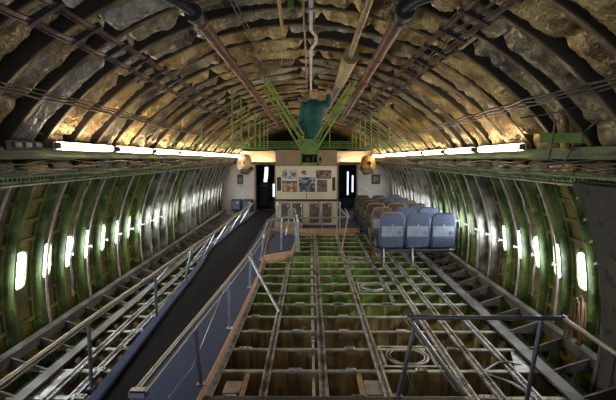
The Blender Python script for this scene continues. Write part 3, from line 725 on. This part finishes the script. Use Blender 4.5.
# ------------------------------------------------------------------ partition, doors, far cabin
YB=16.5
Z=lambda py,d=YB: on_y(310,py,d).z
X=lambda px,py=180,d=YB: on_y(px,py,d).x
def wall(name,x0,x1,z0,z1,m,lab,y=YB,t=.1):
    b=MB(); b.box((x0,y,z0),(x1,y+t,z1)); o=b.build(name,m); tag(o,lab,kind='structure'); return o
ztop=Z(150)
wall('wall_far_left',-3.1,X(254),-.6,Z(164),M['whitewall'],'pale side wall left of the left doorway')
wall('wall_far_right',X(358),2.95,-.6,Z(164),M['whitewall'],'pale side wall right of the right doorway')
wall('wall_far_under',X(254),X(358),-1.7,.0,M['dark'],'dark face under the partition')
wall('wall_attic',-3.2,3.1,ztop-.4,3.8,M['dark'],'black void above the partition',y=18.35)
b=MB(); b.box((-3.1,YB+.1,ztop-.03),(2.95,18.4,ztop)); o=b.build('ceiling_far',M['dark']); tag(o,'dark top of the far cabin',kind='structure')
b=MB(); b.box((-3.1,YB+.1,-.02),(2.95,22,.08)); o=b.build('floor_far',M['carpet']); tag(o,'carpeted floor beyond the doorways',kind='structure')
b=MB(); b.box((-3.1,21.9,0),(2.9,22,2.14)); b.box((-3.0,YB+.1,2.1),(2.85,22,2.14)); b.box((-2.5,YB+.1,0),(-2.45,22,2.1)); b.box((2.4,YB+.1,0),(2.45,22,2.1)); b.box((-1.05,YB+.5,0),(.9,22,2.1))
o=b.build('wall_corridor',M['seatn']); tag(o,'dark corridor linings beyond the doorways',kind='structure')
# door frames
for i,(a,c,l) in enumerate(((254,276,'left'),(336.5,358,'right'))):
    root=thing('door_%d'%(i+1),'dark open doorway on the %s of the partition'%l,None,(X((a+c)/2),YB,0)); root['kind']='structure'
    b=MB(); za=Z(165)
    b.box((X(a),YB-.03,.1),(X(a)+.07,YB+.12,za)); b.box((X(c)-.05,YB-.03,.1),(X(c),YB+.12,za)); b.build('door_frame',M['brownpanel'],root)
    b=MB(); b.box((X(a),YB-.04,Z(165)),(X(c),YB+.1,Z(162.5))); b.build('header',M['redpipe'],root)
# things seen through the left doorway
b=MB(); P=[on_y(263,188,19.5),on_y(264,170,19.5)]
def fnw(u,v): 
    px=262.5+3.5*u+2.2*math.sin(v*PI/2); return on_y(px,189-22*v,19.6)
b.grid(fnw,3,8); o=b.build('window_61',M['coolpane']); tag(o,'tall pale window glow seen through the left doorway',kind='structure')
b=MB(); b.box((X(272.5,180,19.5),19.6,Z(197,19.5)),(X(275.5,180,19.5),19.65,Z(184,19.5))); o=b.build('window_62',M['coolpane']); tag(o,'small bright pane low inside the left doorway',kind='structure')
b=MB(); b.box((X(348,180,20),20.5,Z(196,20)),(X(349.5,180,20),20.55,Z(172,20))); b.box((X(353,180,20),20.5,Z(193,20)),(X(354.5,180,20),20.55,Z(176,20))); o=b.build('window_63',M['coolpane']); tag(o,'narrow bright slits inside the right doorway',kind='structure')
root=thing('trolley','dark trolley standing just inside the left doorway','trolley',(X(264,200,17.6),17.6,.08))
b=MB(); b.bbox((X(259,200,17.6),17.5,.12),(X(269,200,17.6),18,1.0),.03); b.build('body',M['blackm'],root)
b=MB(); b.bar((X(260,200,17.4),17.4,.9),(X(268,200,17.4),17.4,.9),.03,.03); b.build('handle',M['steel'],root)
YG2=13.15
ZG=lambda py: on_y(310,py,YG2).z
XG=lambda px: on_y(px,180,YG2).x
# centre galley partition
root=thing('galley_partition','cream partition with brown upper panel and louvred lower doors','partition',(XG(306),YG2,0))
xl,xr=XG(276),XG(336.5)
b=MB(); b.box((xl,YG2-.10,.1),(xr,YG2+3.2,ZG(166))); b.build('body',M['cream'],root)
b=MB(); b.box((xl,YG2-.14,ZG(166)),(xr,YG2+3.2,ZG(150))); tag(b.build('upper_panel',M['brownpanel'],root),'brown upper panel')
b=MB(); b.box((xl-.02,YG2-.16,ZG(200.5)),(xr+.02,YG2-.10,ZG(198.8))); tag(b.build('counter_strip',M['blackm'],root),'black horizontal strip')
b=MB(); b.box((XG(306.5)-.008,YG2-.108,ZG(198)),(XG(306.5)+.008,YG2-.098,ZG(192))); b.build('seam',M['blackm'],root)
for i,(a,c) in enumerate(((281,290),(292.5,303),(309.5,319),(321,331.5))):
    b=MB(); b.bbox((XG(a),YG2-.125,ZG(222)),(XG(c),YG2-.10,ZG(203)),.006)
    for j in range(9): zz=ZG(221)+(ZG(204)-ZG(221))*j/9; b.box((XG(a)+.02,YG2-.135,zz),(XG(c)-.02,YG2-.125,zz+.03))
    d=b.build('louvre_door',M['greyduct'],root)
    b=MB(); b.bbox((XG(c)-.09,YG2-.15,ZG(206)),(XG(c)-.03,YG2-.13,ZG(204.5)),.004); b.build('latch',M['whitep'],d)
for a,c in ((277.2,281.2),(331.5,335.2)):
    b=MB(); b.bbox((XG(a),YG2-.13,ZG(190.5)),(XG(c),YG2-.10,ZG(177)),.008)
    for j in range(6): zz=ZG(189.5)+(ZG(178)-ZG(189.5))*j/6; b.box((XG(a)+.02,YG2-.137,zz),(XG(c)-.02,YG2-.13,zz+.025))
    tag(b.build('side_grille',M['blackm'],root),'black upright grille')
# picture board
root=thing('photo_board','cream board covered with mounted photographs on the partition','photo board',(XG(307),YG2-.13,ZG(181)))
b=MB(); b.box((XG(281.5),YG2-.135,ZG(192.3)),(XG(332),YG2-.12,ZG(168.5))); b.build('board',M['cream'],root)
pc=[((.33,.33,.35),(.04,.04,.05),(.45,.44,.42)),((.30,.12,.05),(.05,.04,.03),(.42,.3,.2)),((.04,.05,.07),(.30,.30,.33),(.02,.02,.02)),((.12,.03,.02),(.22,.16,.12),(.03,.03,.04)),((.05,.05,.05),(.2,.2,.2),(.1,.05,.03))]
PM=[mat('photo_print_%s'%'abcde'[i],a,.4,0,c,7,c3=d,s3=11,lo3=.5,hi3=.56) for i,(a,c,d) in enumerate(pc)]
for i,(a,t,c,bt,k) in enumerate(((282.5,169.5,297,178.5,0),(282.5,184,297.5,191.5,1),(282.5,180.5,297.5,183.5,4),(299,177,315,191.5,2),(316,170,331,178.5,3),(317,179.5,327,191.5,4))):
    b=MB(); b.box((XG(a),YG2-.145,ZG(bt)),(XG(c),YG2-.135,ZG(t))); tag(b.build('photograph',PM[k],root),['grey aircraft photograph, top left','orange toned photograph, bottom left','narrow dark photograph','dark crowded photograph in the middle','reddish photograph, top right','dark photograph, lower right'][i])
b=MB(); b.tube([on_y(305+3*math.cos(t*.5),172.5+1.2*math.sin(t*.5),YG2-.14) for t in range(2,11)],.02,6); b.build('emblem',M['blackm'],root)
# soffits over doors with rounded end caps
for i,(a,c,e0,e1,l) in enumerate(((238,276,236,251,'left'),(336.5,377,361,376,'right'))):
    root=thing('soffit','glowing cream soffit above the %s doorway'%l,'soffit',(X((a+c)/2),YB-.3,2.2),'door soffits')
    zb,zt=Z(163),Z(151.5)
    b=MB()
    def fn(u,v):
        x=X(a)+(X(c)-X(a))*u; a2=v*PI/2
        return (x,YB-.02-.42*(1-math.cos(a2)),zb+(zt-zb)*math.sin(a2))
    b.grid(lambda u,v: fn(1-u,v),10,8); b.box((X(a),YB-.44,zt),(X(c),YB+.02,zt+.02)); b.build('cove_panel',M['soffit'],root)
    b=MB(); cx=(X(e0,160,15.5)+X(e1,160,15.5))/2; hw=abs(X(e1,160,15.5)-X(e0,160,15.5))/2
    zz0,zz1=Z(170.5,15.5),Z(154,15.5) if i==0 else Z(155.5,15.5)
    def fe(u,v,cx=cx,hw=hw):
        aa=2*PI*v; rr=math.sin(PI*min(max(u,.02),.98))**.45
        return (cx+hw*rr*(abs(math.cos(aa))**.7)*(1 if math.cos(aa)>0 else -1),15.35+.5*u,(zz0+zz1)/2+(zz1-zz0)/2*rr*(abs(math.sin(aa))**.7)*(1 if math.sin(aa)>0 else -1))
    b.grid(fe,10,20)
    tag(b.build('end_cap',M['amber'] if i else M['soffit'],root),'rounded %s end cap'%('amber' if i else 'cream'))
    b=MB(); s=1 if i else -1; b.tube([on_y(240 if i==0 else 373,171,15.4),on_y(247 if i==0 else 364,173,15.4),on_y(252 if i==0 else 361,168,15.6)],.07,8); tag(b.build('hose',M['wire'],root),'dark hose under the end cap')
    xa,xb=X(a)+.15,X(c)-.1
    b=MB(); b.box((X(a)+.1,YB-.20,zb-.04),(X(c),YB-.185,zb+.045)); b.box((X(a)+.1,YB-.20,zb-.05),(X(c),YB-.02,zb-.04)); tag(b.build('valance',M['redpipe'],root),'red brown lip below the lamp')
    b=MB(); b.tube([(xa+.35 if i==0 else xa,YB-.13,zb+.02),(xb-(.0 if i==0 else .35),YB-.13,zb+.02)],.018,10); tag(b.build('strip_lamp',mat('lit_strip',(.9,.8,.6),.4,emit=(1,.78,.5),estr=9),root),'lit warm strip')
# side wall fittings
for (a,t,c,bt,l) in ((237.5,174.5,243,184,'left'),(371.5,174.5,380,184,'right')):
    root=thing('wall_panel','small square dark frame on the pale wall %s of the partition'%l,'frame',(X(a),YB,Z(t)))
    b=MB(); b.bbox((X(a),YB-.04,Z(bt)),(X(c),YB,Z(t)),.01); b.build('surround',M['blackm'],root)
    b=MB(); b.box((X(a+1.5),YB-.045,Z(bt-2)),(X(c-1.5),YB-.04,Z(t+2))); b.build('pane',M['greyduct'],root)
for a,c,l in ((232,241.5,'left'),(243.5,253,'right')):
    root=thing('cabinet','dark blue grey low cabinet by the left doorway, %s one of two'%l,'cabinet',(X(a),YB-.2,.1))
    b=MB(); b.bbox((X(a),YB-.25,.1),(X(c),YB,Z(199)),.015); b.build('body',M['seatn'],root)
    b=MB(); b.bbox((X(a)+.04,YB-.265,.15),(X(c)-.04,YB-.25,Z(200.5)),.006); d=b.build('door',M['seatb'],root)
    b=MB(); b.bbox((X(c)-.14,YB-.28,Z(202.5)),(X(c)-.06,YB-.265,Z(201.5)),.004); b.build('handle',M['whitep'],d)
b=MB(); b.tube([on_z(360,203,.1)+Vector((0,0,.65)),Vector((X(358),YB-.3,1.0))],.02,8); b.tube([Vector((X(359),YB-.3,.95)),Vector((X(366),YB-.3,.85))],.03,8); o=b.build('wall_handle',M['whitep']); tag(o,'small white handle at the right doorway edge','handle')

# ------------------------------------------------------------------ seats
def seat_row(y, blue, label, colmats, dz=-.08, xs=(1.54,2.02,2.50), group='triple seat rows'):
    root=thing('seat_row',label,'seat row',(2.0,y,0),group)
    for i,x in enumerate(xs):
        m,shell_m,edge=colmats[i]
        # backrest: rounded slab, seen from behind, leaning slightly towards the viewer
        w=.225
        def outline(f=1.0,dz=0):
            pts=[]
            for (a,c) in ((-w*.90,.40),(-w,.46),(-w,.86),(-w*.94,.98),(-w*.78,1.045),(-w*.5,1.07),(w*.5,1.07),(w*.78,1.045),(w*.94,.98),(w,.86),(w,.46),(w*.90,.40)):
                pts.append((a*f,c+dz))
            return pts
        def slab(o1,ya,yb,b,inset=.02):
            n=len(o1); cz=.75
            def L(z): return -.10*(z-.4)/.7
            R=[[(x+a*.93,y+ya+L(c),cz+(c-cz)*.97) for a,c in o1],[(x+a,y+ya+.02+L(c),c) for a,c in o1],[(x+a,y+yb-.02+L(c),c) for a,c in o1],[(x+a*.93,y+yb+L(c),cz+(c-cz)*.97) for a,c in o1]]
            v=sum(R,[]); f=[tuple(range(n)),tuple(range(4*n-1,3*n-1,-1))]
            for r in range(3):
                for q in range(n): q2=(q+1)%n; f.append((r*n+q2,r*n+q,(r+1)*n+q,(r+1)*n+q2)[::-1])
            b.add(v,f)
        b=MB(); slab(outline(),0,.10,b); back=b.build('backrest',m,root)
        def L(z): return -.10*(z-.4)/.7
        b=MB(); b.add([(x-w*.86,y-.012+L(.62),.62),(x+w*.86,y-.012+L(.62),.62),(x+w*.86,y-.012+L(.82),.82),(x-w*.86,y-.012+L(.82),.82),(x-w*.86,y+.01+L(.62),.62),(x+w*.86,y+.01+L(.62),.62),(x+w*.86,y+.01+L(.82),.82),(x-w*.86,y+.01+L(.82),.82)],[(0,1,5,4),(1,2,6,5),(2,3,7,6),(3,0,4,7),(0,3,2,1),(4,5,6,7)])
        tag(b.build('tray_table',shell_m,back),'pale tray table')
        b=MB(); b.bbox((x-.012,y-.035+L(.84),.825),(x+.012,y-.01+L(.84),.85),.004); b.build('latch',M['whitep'],back)
        b=MB(); b.torus((x+w*.6,y-.018+L(.7),.69),.025,.006,12,5,axis='y'); b.build('cup_ring',M['blackm'],back)
        b=MB(); b.add([(x-w*.8,y-.02+L(.42),.42),(x+w*.8,y-.02+L(.42),.42),(x+w*.84,y-.045+L(.59),.59),(x-w*.84,y-.045+L(.59),.59),(x-w*.8,y+.01,.42),(x+w*.8,y+.01,.42),(x+w*.84,y,.59),(x-w*.84,y,.59)],[(0,1,2,3),(3,2,6,7),(0,3,7,4),(1,5,6,2),(0,4,5,1)]); b.build('seat_pocket',m,back)
        if edge:
            b=MB(); o1=[(a,c) for a,c in outline(1.01,.006)][3:9]; b.tube([(x+a,y+.03+L(c),c) for a,c in o1],.010,6); tag(b.build('edge_piping',M['orangeedge'],back),'orange top edge')
        b=MB(); b.bbox((x-w*.95,y+.08,.36),(x+w*.95,y+.55,.47),.04); b.build('seat_cushion',m,root)
    for x in (xs[0]-.24,xs[0]+.24,xs[1]+.24,xs[2]+.24):
        b=MB(); b.bbox((x-.022,y+.05,.56),(x+.022,y+.45,.61),.015); b.bbox((x-.015,y+.08,.36),(x+.015,y+.15,.58),.008); b.build('armrest',M['seatn'],root)
    b=MB(); b.tube([(xs[0]-.25,y+.12,.33),(xs[2]+.25,y+.12,.33)],.025,8); b.tube([(xs[0]-.25,y+.42,.33),(xs[2]+.25,y+.42,.33)],.025,8); b.build('cross_tubes',M['steel'],root)
    for x in (1.41,1.96+.0):
        for q in ((y+.02,y+.12),(y+.5,y+.42)):
            b=MB(); b.bar((x,q[0],.012),(x,q[1],.33),.03,.04,up=(0,1,0)); b.build('leg',M['alu'],root)
    b=MB(); b.box((xs[0]-.2,y+.1,.30),(xs[2]+.2,y+.5,.315)); b.build('seat_pan',M['blackm'],root)
    for ch in root.children:
        if ch.name.startswith('leg'): continue
        ch.location.z+=dz
    return root
Bm=(M['seatb'],M['seatshell'],False); Bo=(M['seatb'],M['seatshell'],True); Dm=(M['seatd'],M['greyduct'],True); Dn=(M['seatd'],M['greyduct'],False); Nm=(M['seatn'],M['greyduct'],False); Gm=(M['greyduct'],M['seatshell'],False)
seat_row(8.78,1,'nearest row of three blue grey aircraft seats with pale tray tables',(Bo,Bm,Bm))
seat_row(9.95,1,'second row of three seats, grey seat leftmost, behind the nearest row',(Gm,Bm,Bm),-.11)
seat_row(10.95,0,'third row of three seats, brown with orange top edges',(Dm,Dm,Nm),-.14)
seat_row(11.9,0,'fourth row of three dark seats with brown ends',(Dn,Nm,Dn),-.17)
seat_row(12.85,0,'fifth row of three dark seats',(Dn,Nm,Nm),-.19)
seat_row(13.8,0,'farthest row of three dark brown seats near the pale wall',(Dn,Nm,Nm),-.2)
# torn side panel of seat ends at the left of the rows
root=thing('seat_end_frame','stripped brown seat end frame beside the nearest seat row','seat frame',(1.2,8.9,0))
b=MB(); b.bar((1.22,8.8,.0),(1.18,9.1,.55),.03,.05,up=(0,1,0)); b.bar((1.22,9.3,.0),(1.18,9.1,.55),.03,.05,up=(0,1,0)); b.bar((1.2,8.85,.3),(1.2,9.4,.35),.03,.04); b.build('frame',M['redrail'],root)
b=MB(); b.bbox((1.17,8.95,.45),(1.23,9.4,.6),.02); b.build('armrest',M['seatd'],root)

# ------------------------------------------------------------------ cable coil and stained panel on the right
b=MB()
for j in range(11):
    c=on_y(575,325,4.75); a0=.11+.012*(j%5); z0=.22+.018*((j*3)%5)
    pts=[]
    for q in range(25):
        t=2*PI*q/24; pts.append(Vector((c.x+.02*math.sin(j)+.02*math.cos(t*2+j)+.10*math.sin(t)*.2, c.y+(a0*math.cos(t))*(.8-.3*math.sin(t)), c.z+z0*math.sin(t)+.02*math.cos(j*2))))
    b.tube(pts,.009,6,cap=False)
o=b.build('cable_coil',M['cable']); tag(o,'hanging coil of orange brown cable on the right wall','cable coil')
root=thing('lining_panel','curved stained olive lining panel at the near right corner','panel',(2.7,3,0))
b=MB()
b.grid(lambda u,v: arc(-.62+1.12*v,2.79+.02*math.sin(v*6),1.6+2.60*(1-u)),12,20); b.grid(lambda u,v: arc(-.62+1.12*v,2.835,1.6+2.60*u),12,20)
b.build('panel',M['camo'],root)
b=MB(); pts=[arc(-.62+1.12*q/20,2.80,4.21) for q in range(21)]
b.tube(pts,.022,8); tag(b.build('edge_strip',M['sillm'],root),'grey edge strip')
b=MB()
pts=[arc(-.5+1.0*q/16,2.79,4.0) for q in range(17)]; b.tube(pts,.005,5); b.build('seam',M['blackm'],root)
for i in range(4):
    b=MB(); p=arc(.20+.075*i,2.96,4.42); b.prism([(0,-.01),(.02,.0),(0,.02),(-.09,.01)],-.012,.012); b.v=[(x+p.x,y+p.y,z+p.z+x*.5) for x,y,z in b.v]
    o=b.build('tab',M['whitep']); tag(o,'pale tab on the right wall near the corner, %s from the bottom'%ordn(i+1),'tab','pale wall tabs')

# ------------------------------------------------------------------ person
def person():
    K=Vector((.05,8.12,0)); zb=1.97
    m=MB()
    def limb(pts,rs,n=12):
        # densify
        P=[];Rr=[]
        for i in range(len(pts)-1):
            for q in range(4):
                u=q/4; P.append(Vector(pts[i]).lerp(Vector(pts[i+1]),u)); Rr.append(rs[i]+(rs[i+1]-rs[i])*u)
        P.append(Vector(pts[-1])); Rr.append(rs[-1]); m.tube(P,Rr,n)
        for p,r in ((P[0],Rr[0]),(P[-1],Rr[-1])): m.ell(p,(r,r,r),12,8)
        for p,r in zip(pts[1:-1],rs[1:-1]): m.ell(p,(r*1.01,r*1.01,r*1.01),12,8)
    x0,y0=K.x,K.y
    zs=[2.36,2.44,2.53,2.63,2.74,2.83,2.885]
    # torso as stacked ellipses
    prof=[(2.34,.15,.11),(2.42,.16,.12),(2.52,.155,.115),(2.62,.152,.11),(2.74,.168,.118),(2.85,.185,.122),(2.93,.165,.105),(2.975,.10,.07),(3.0,.06,.055)]
    def ft(u,v):
        i=min(int(u*(len(prof)-1)),len(prof)-2); w=u*(len(prof)-1)-i
        z,a,c=[prof[i][q]+(prof[i+1][q]-prof[i][q])*w for q in range(3)]
        t=2*PI*v; return (x0+a*math.cos(t),y0+c*math.sin(t),z)
    m.grid(lambda u,v: ft(u,v),32,24); m.add([ft(0,v/24) for v in range(24)],[tuple(range(24))[::-1]]); m.add([ft(1,v/24) for v in range(24)],[tuple(range(24))])
    hx,hy,hz=x0+.015,y0-.03,3.115
    limb([(x0,y0,2.96),(hx,hy+.01,3.05)],[.056,.052])
    m.ell((hx,hy,hz),(.074,.094,.112),20,14); m.ell((hx,hy-.018,hz-.05),(.056,.070,.062),16,10)
    m.ell((hx,hy-.098,hz-.018),(.011,.018,.022),8,6); m.ell((hx,hy-.088,hz-.062),(.022,.010,.006),8,6)
    for s in (-1,1): m.ell((hx+s*.076,hy+.008,hz-.01),(.010,.018,.03),8,6)
    for s in (-1,1): m.ell((hx+s*.030,hy-.080,hz+.022),(.02,.012,.006),8,6)
    # arms: image-left hangs down, image-right raised
    def hand(w,d,side,curl):
        d=Vector(d).normalized(); pl=Vector((0,-1,0)); ax=d.cross(pl).normalized()
        w=Vector(w); limb([w,w+d*.045,w+d*.085],[.026,.036,.034],10)
        for i,(o,L) in enumerate(((-.027,.060),(-.009,.070),(.009,.066),(.026,.052))):
            b0=w+d*.095+ax*o; p1=b0+d*L*.5+pl*curl*.3; p2=p1+d*L*.4+pl*curl; limb([b0,p1,p2],[.0095,.009,.008],8)
        b0=w+d*.04+ax*.032*side; p1=b0+d*.03+ax*.03*side; p2=p1+d*.03+pl*.01; limb([b0,p1,p2],[.012,.011,.0095],8)
    limb([(x0-.15,y0,2.91),(x0-.215,y0+.02,2.64),(x0-.20,y0-.10,2.40)],[.058,.046,.034])
    hand((x0-.205,y0-.12,2.375),(.05,-.35,-.9),1,.012)
    limb([(x0+.15,y0,2.91),(x0+.25,y0-.02,2.92),(x0+.265,y0-.05,3.08)],[.06,.050,.036])
    hand((x0+.265,y0-.05,3.09),(.12,0,1),-1,.012)
    for s in (-1,1):
        limb([(x0-.03+s*.075,y0+.0,2.38),(x0-.05+s*.075,y0-.02,2.03),(x0-.05+s*.075,y0+.38,2.01),(x0-.05+s*.075,y0+.47,2.02)],[.092,.062,.045,.042])
        limb([(x0-.05+s*.075,y0+.42,2.03),(x0-.05+s*.075,y0+.50,1.995)],[.042,.034])
    o=m.build('person',M['teal'])
    md=o.modifiers.new('r','REMESH'); md.mode='VOXEL'; md.voxel_size=.0075; md.use_smooth_shade=True
    sm=o.modifiers.new('s','SMOOTH'); sm.iterations=3; sm.factor=.5
    dg=bpy.context.evaluated_depsgraph_get(); me=bpy.data.meshes.new_from_object(o.evaluated_get(dg)); o.modifiers.clear(); o.data=me
    me.materials.clear()
    for k in ('teal','skinh','trouser'): me.materials.append(M[k])
    for p in me.polygons:
        c=p.center; k=0
        if c.z>2.99 and abs(c.x-x0)<.13: k=1
        if c.x<x0-.15 and c.z<2.39: k=1
        if c.x>x0+.19 and c.z>3.085: k=1
        if c.z<2.37 and k==0 and c.x>x0-.19: k=2
        p.material_index=k; p.use_smooth=True
    tag(o,'person kneeling behind the green node in a teal shirt, one arm raised','person')
    h=MB()
    h.ell((hx,hy+.016,hz+.024),(.089,.102,.115),20,14); o2=h.build('hair',M['hair'],o)
    # cut the face side off the cap
    import bmesh
    bm=bmesh.new(); bm.from_mesh(o2.data)
    bmesh.ops.delete(bm,geom=[v for v in bm.verts if v.co.z<hz+.035 and v.co.y<hy-.03 or v.co.z<hz-.06],context='VERTS'); bm.to_mesh(o2.data); bm.free()
    e=MB()
    for s in (-1,1): e.ell((hx+s*.028,hy-.089,hz+.004),(.011,.006,.006),8,6)
    tag(e.build('eyes',M['hair'],o),'dark eyes')
    c=MB(); c.torus((x0+.004,y0-.01,2.995),.062,.014,20,6); tag(c.build('collar',M['teal'],o),'shirt collar')
    s=MB(); s.bar((x0+.0,y0-.125,2.92),(x0+.0,y0-.122,2.6),.02,.008,up=(0,1,0)); s.build('placket',M['teal'],o)
person()

# ------------------------------------------------------------------ lights
def area(name,loc,rot,sx,sy,e,col):
    l=bpy.data.lights.new(name,'AREA'); l.shape='RECTANGLE'; l.size=sx; l.size_y=sy; l.energy=e; l.color=col
    o=bpy.data.objects.new(name,l); C.objects.link(o); o.location=loc; o.rotation_euler=rot; return o
def point(name,loc,e,col,r=.1):
    l=bpy.data.lights.new(name,'POINT'); l.energy=e; l.color=col; l.shadow_soft_size=r
    o=bpy.data.objects.new(name,l); C.objects.link(o); o.location=loc; return o
point('hold_lamp',(.9,12.6,-.6),22,(1,.95,.75)); point('hold_lamp',(.3,9.0,-.95),10,(1,.9,.7))
W=bpy.data.worlds.new('world'); bpy.context.scene.world=W; W.use_nodes=True
W.node_tree.nodes['Background'].inputs[0].default_value=(.75,.82,1,1); W.node_tree.nodes['Background'].inputs[1].default_value=.30

# ------------------------------------------------------------------ camera
cam=bpy.data.cameras.new('camera'); co=bpy.data.objects.new('camera',cam); C.objects.link(co)
cam.sensor_width=36; cam.lens=36*F/616; cam.clip_start=.05
co.location=(0,0,CH); co.rotation_euler=(PI/2-PITCH,0,math.atan(2/471))
sc_=bpy.context.scene; sc_.camera=co
vs=sc_.view_settings; vs.view_transform='Standard'; vs.look='None'; vs.exposure=1.38; vs.gamma=1; vs.use_curve_mapping=False
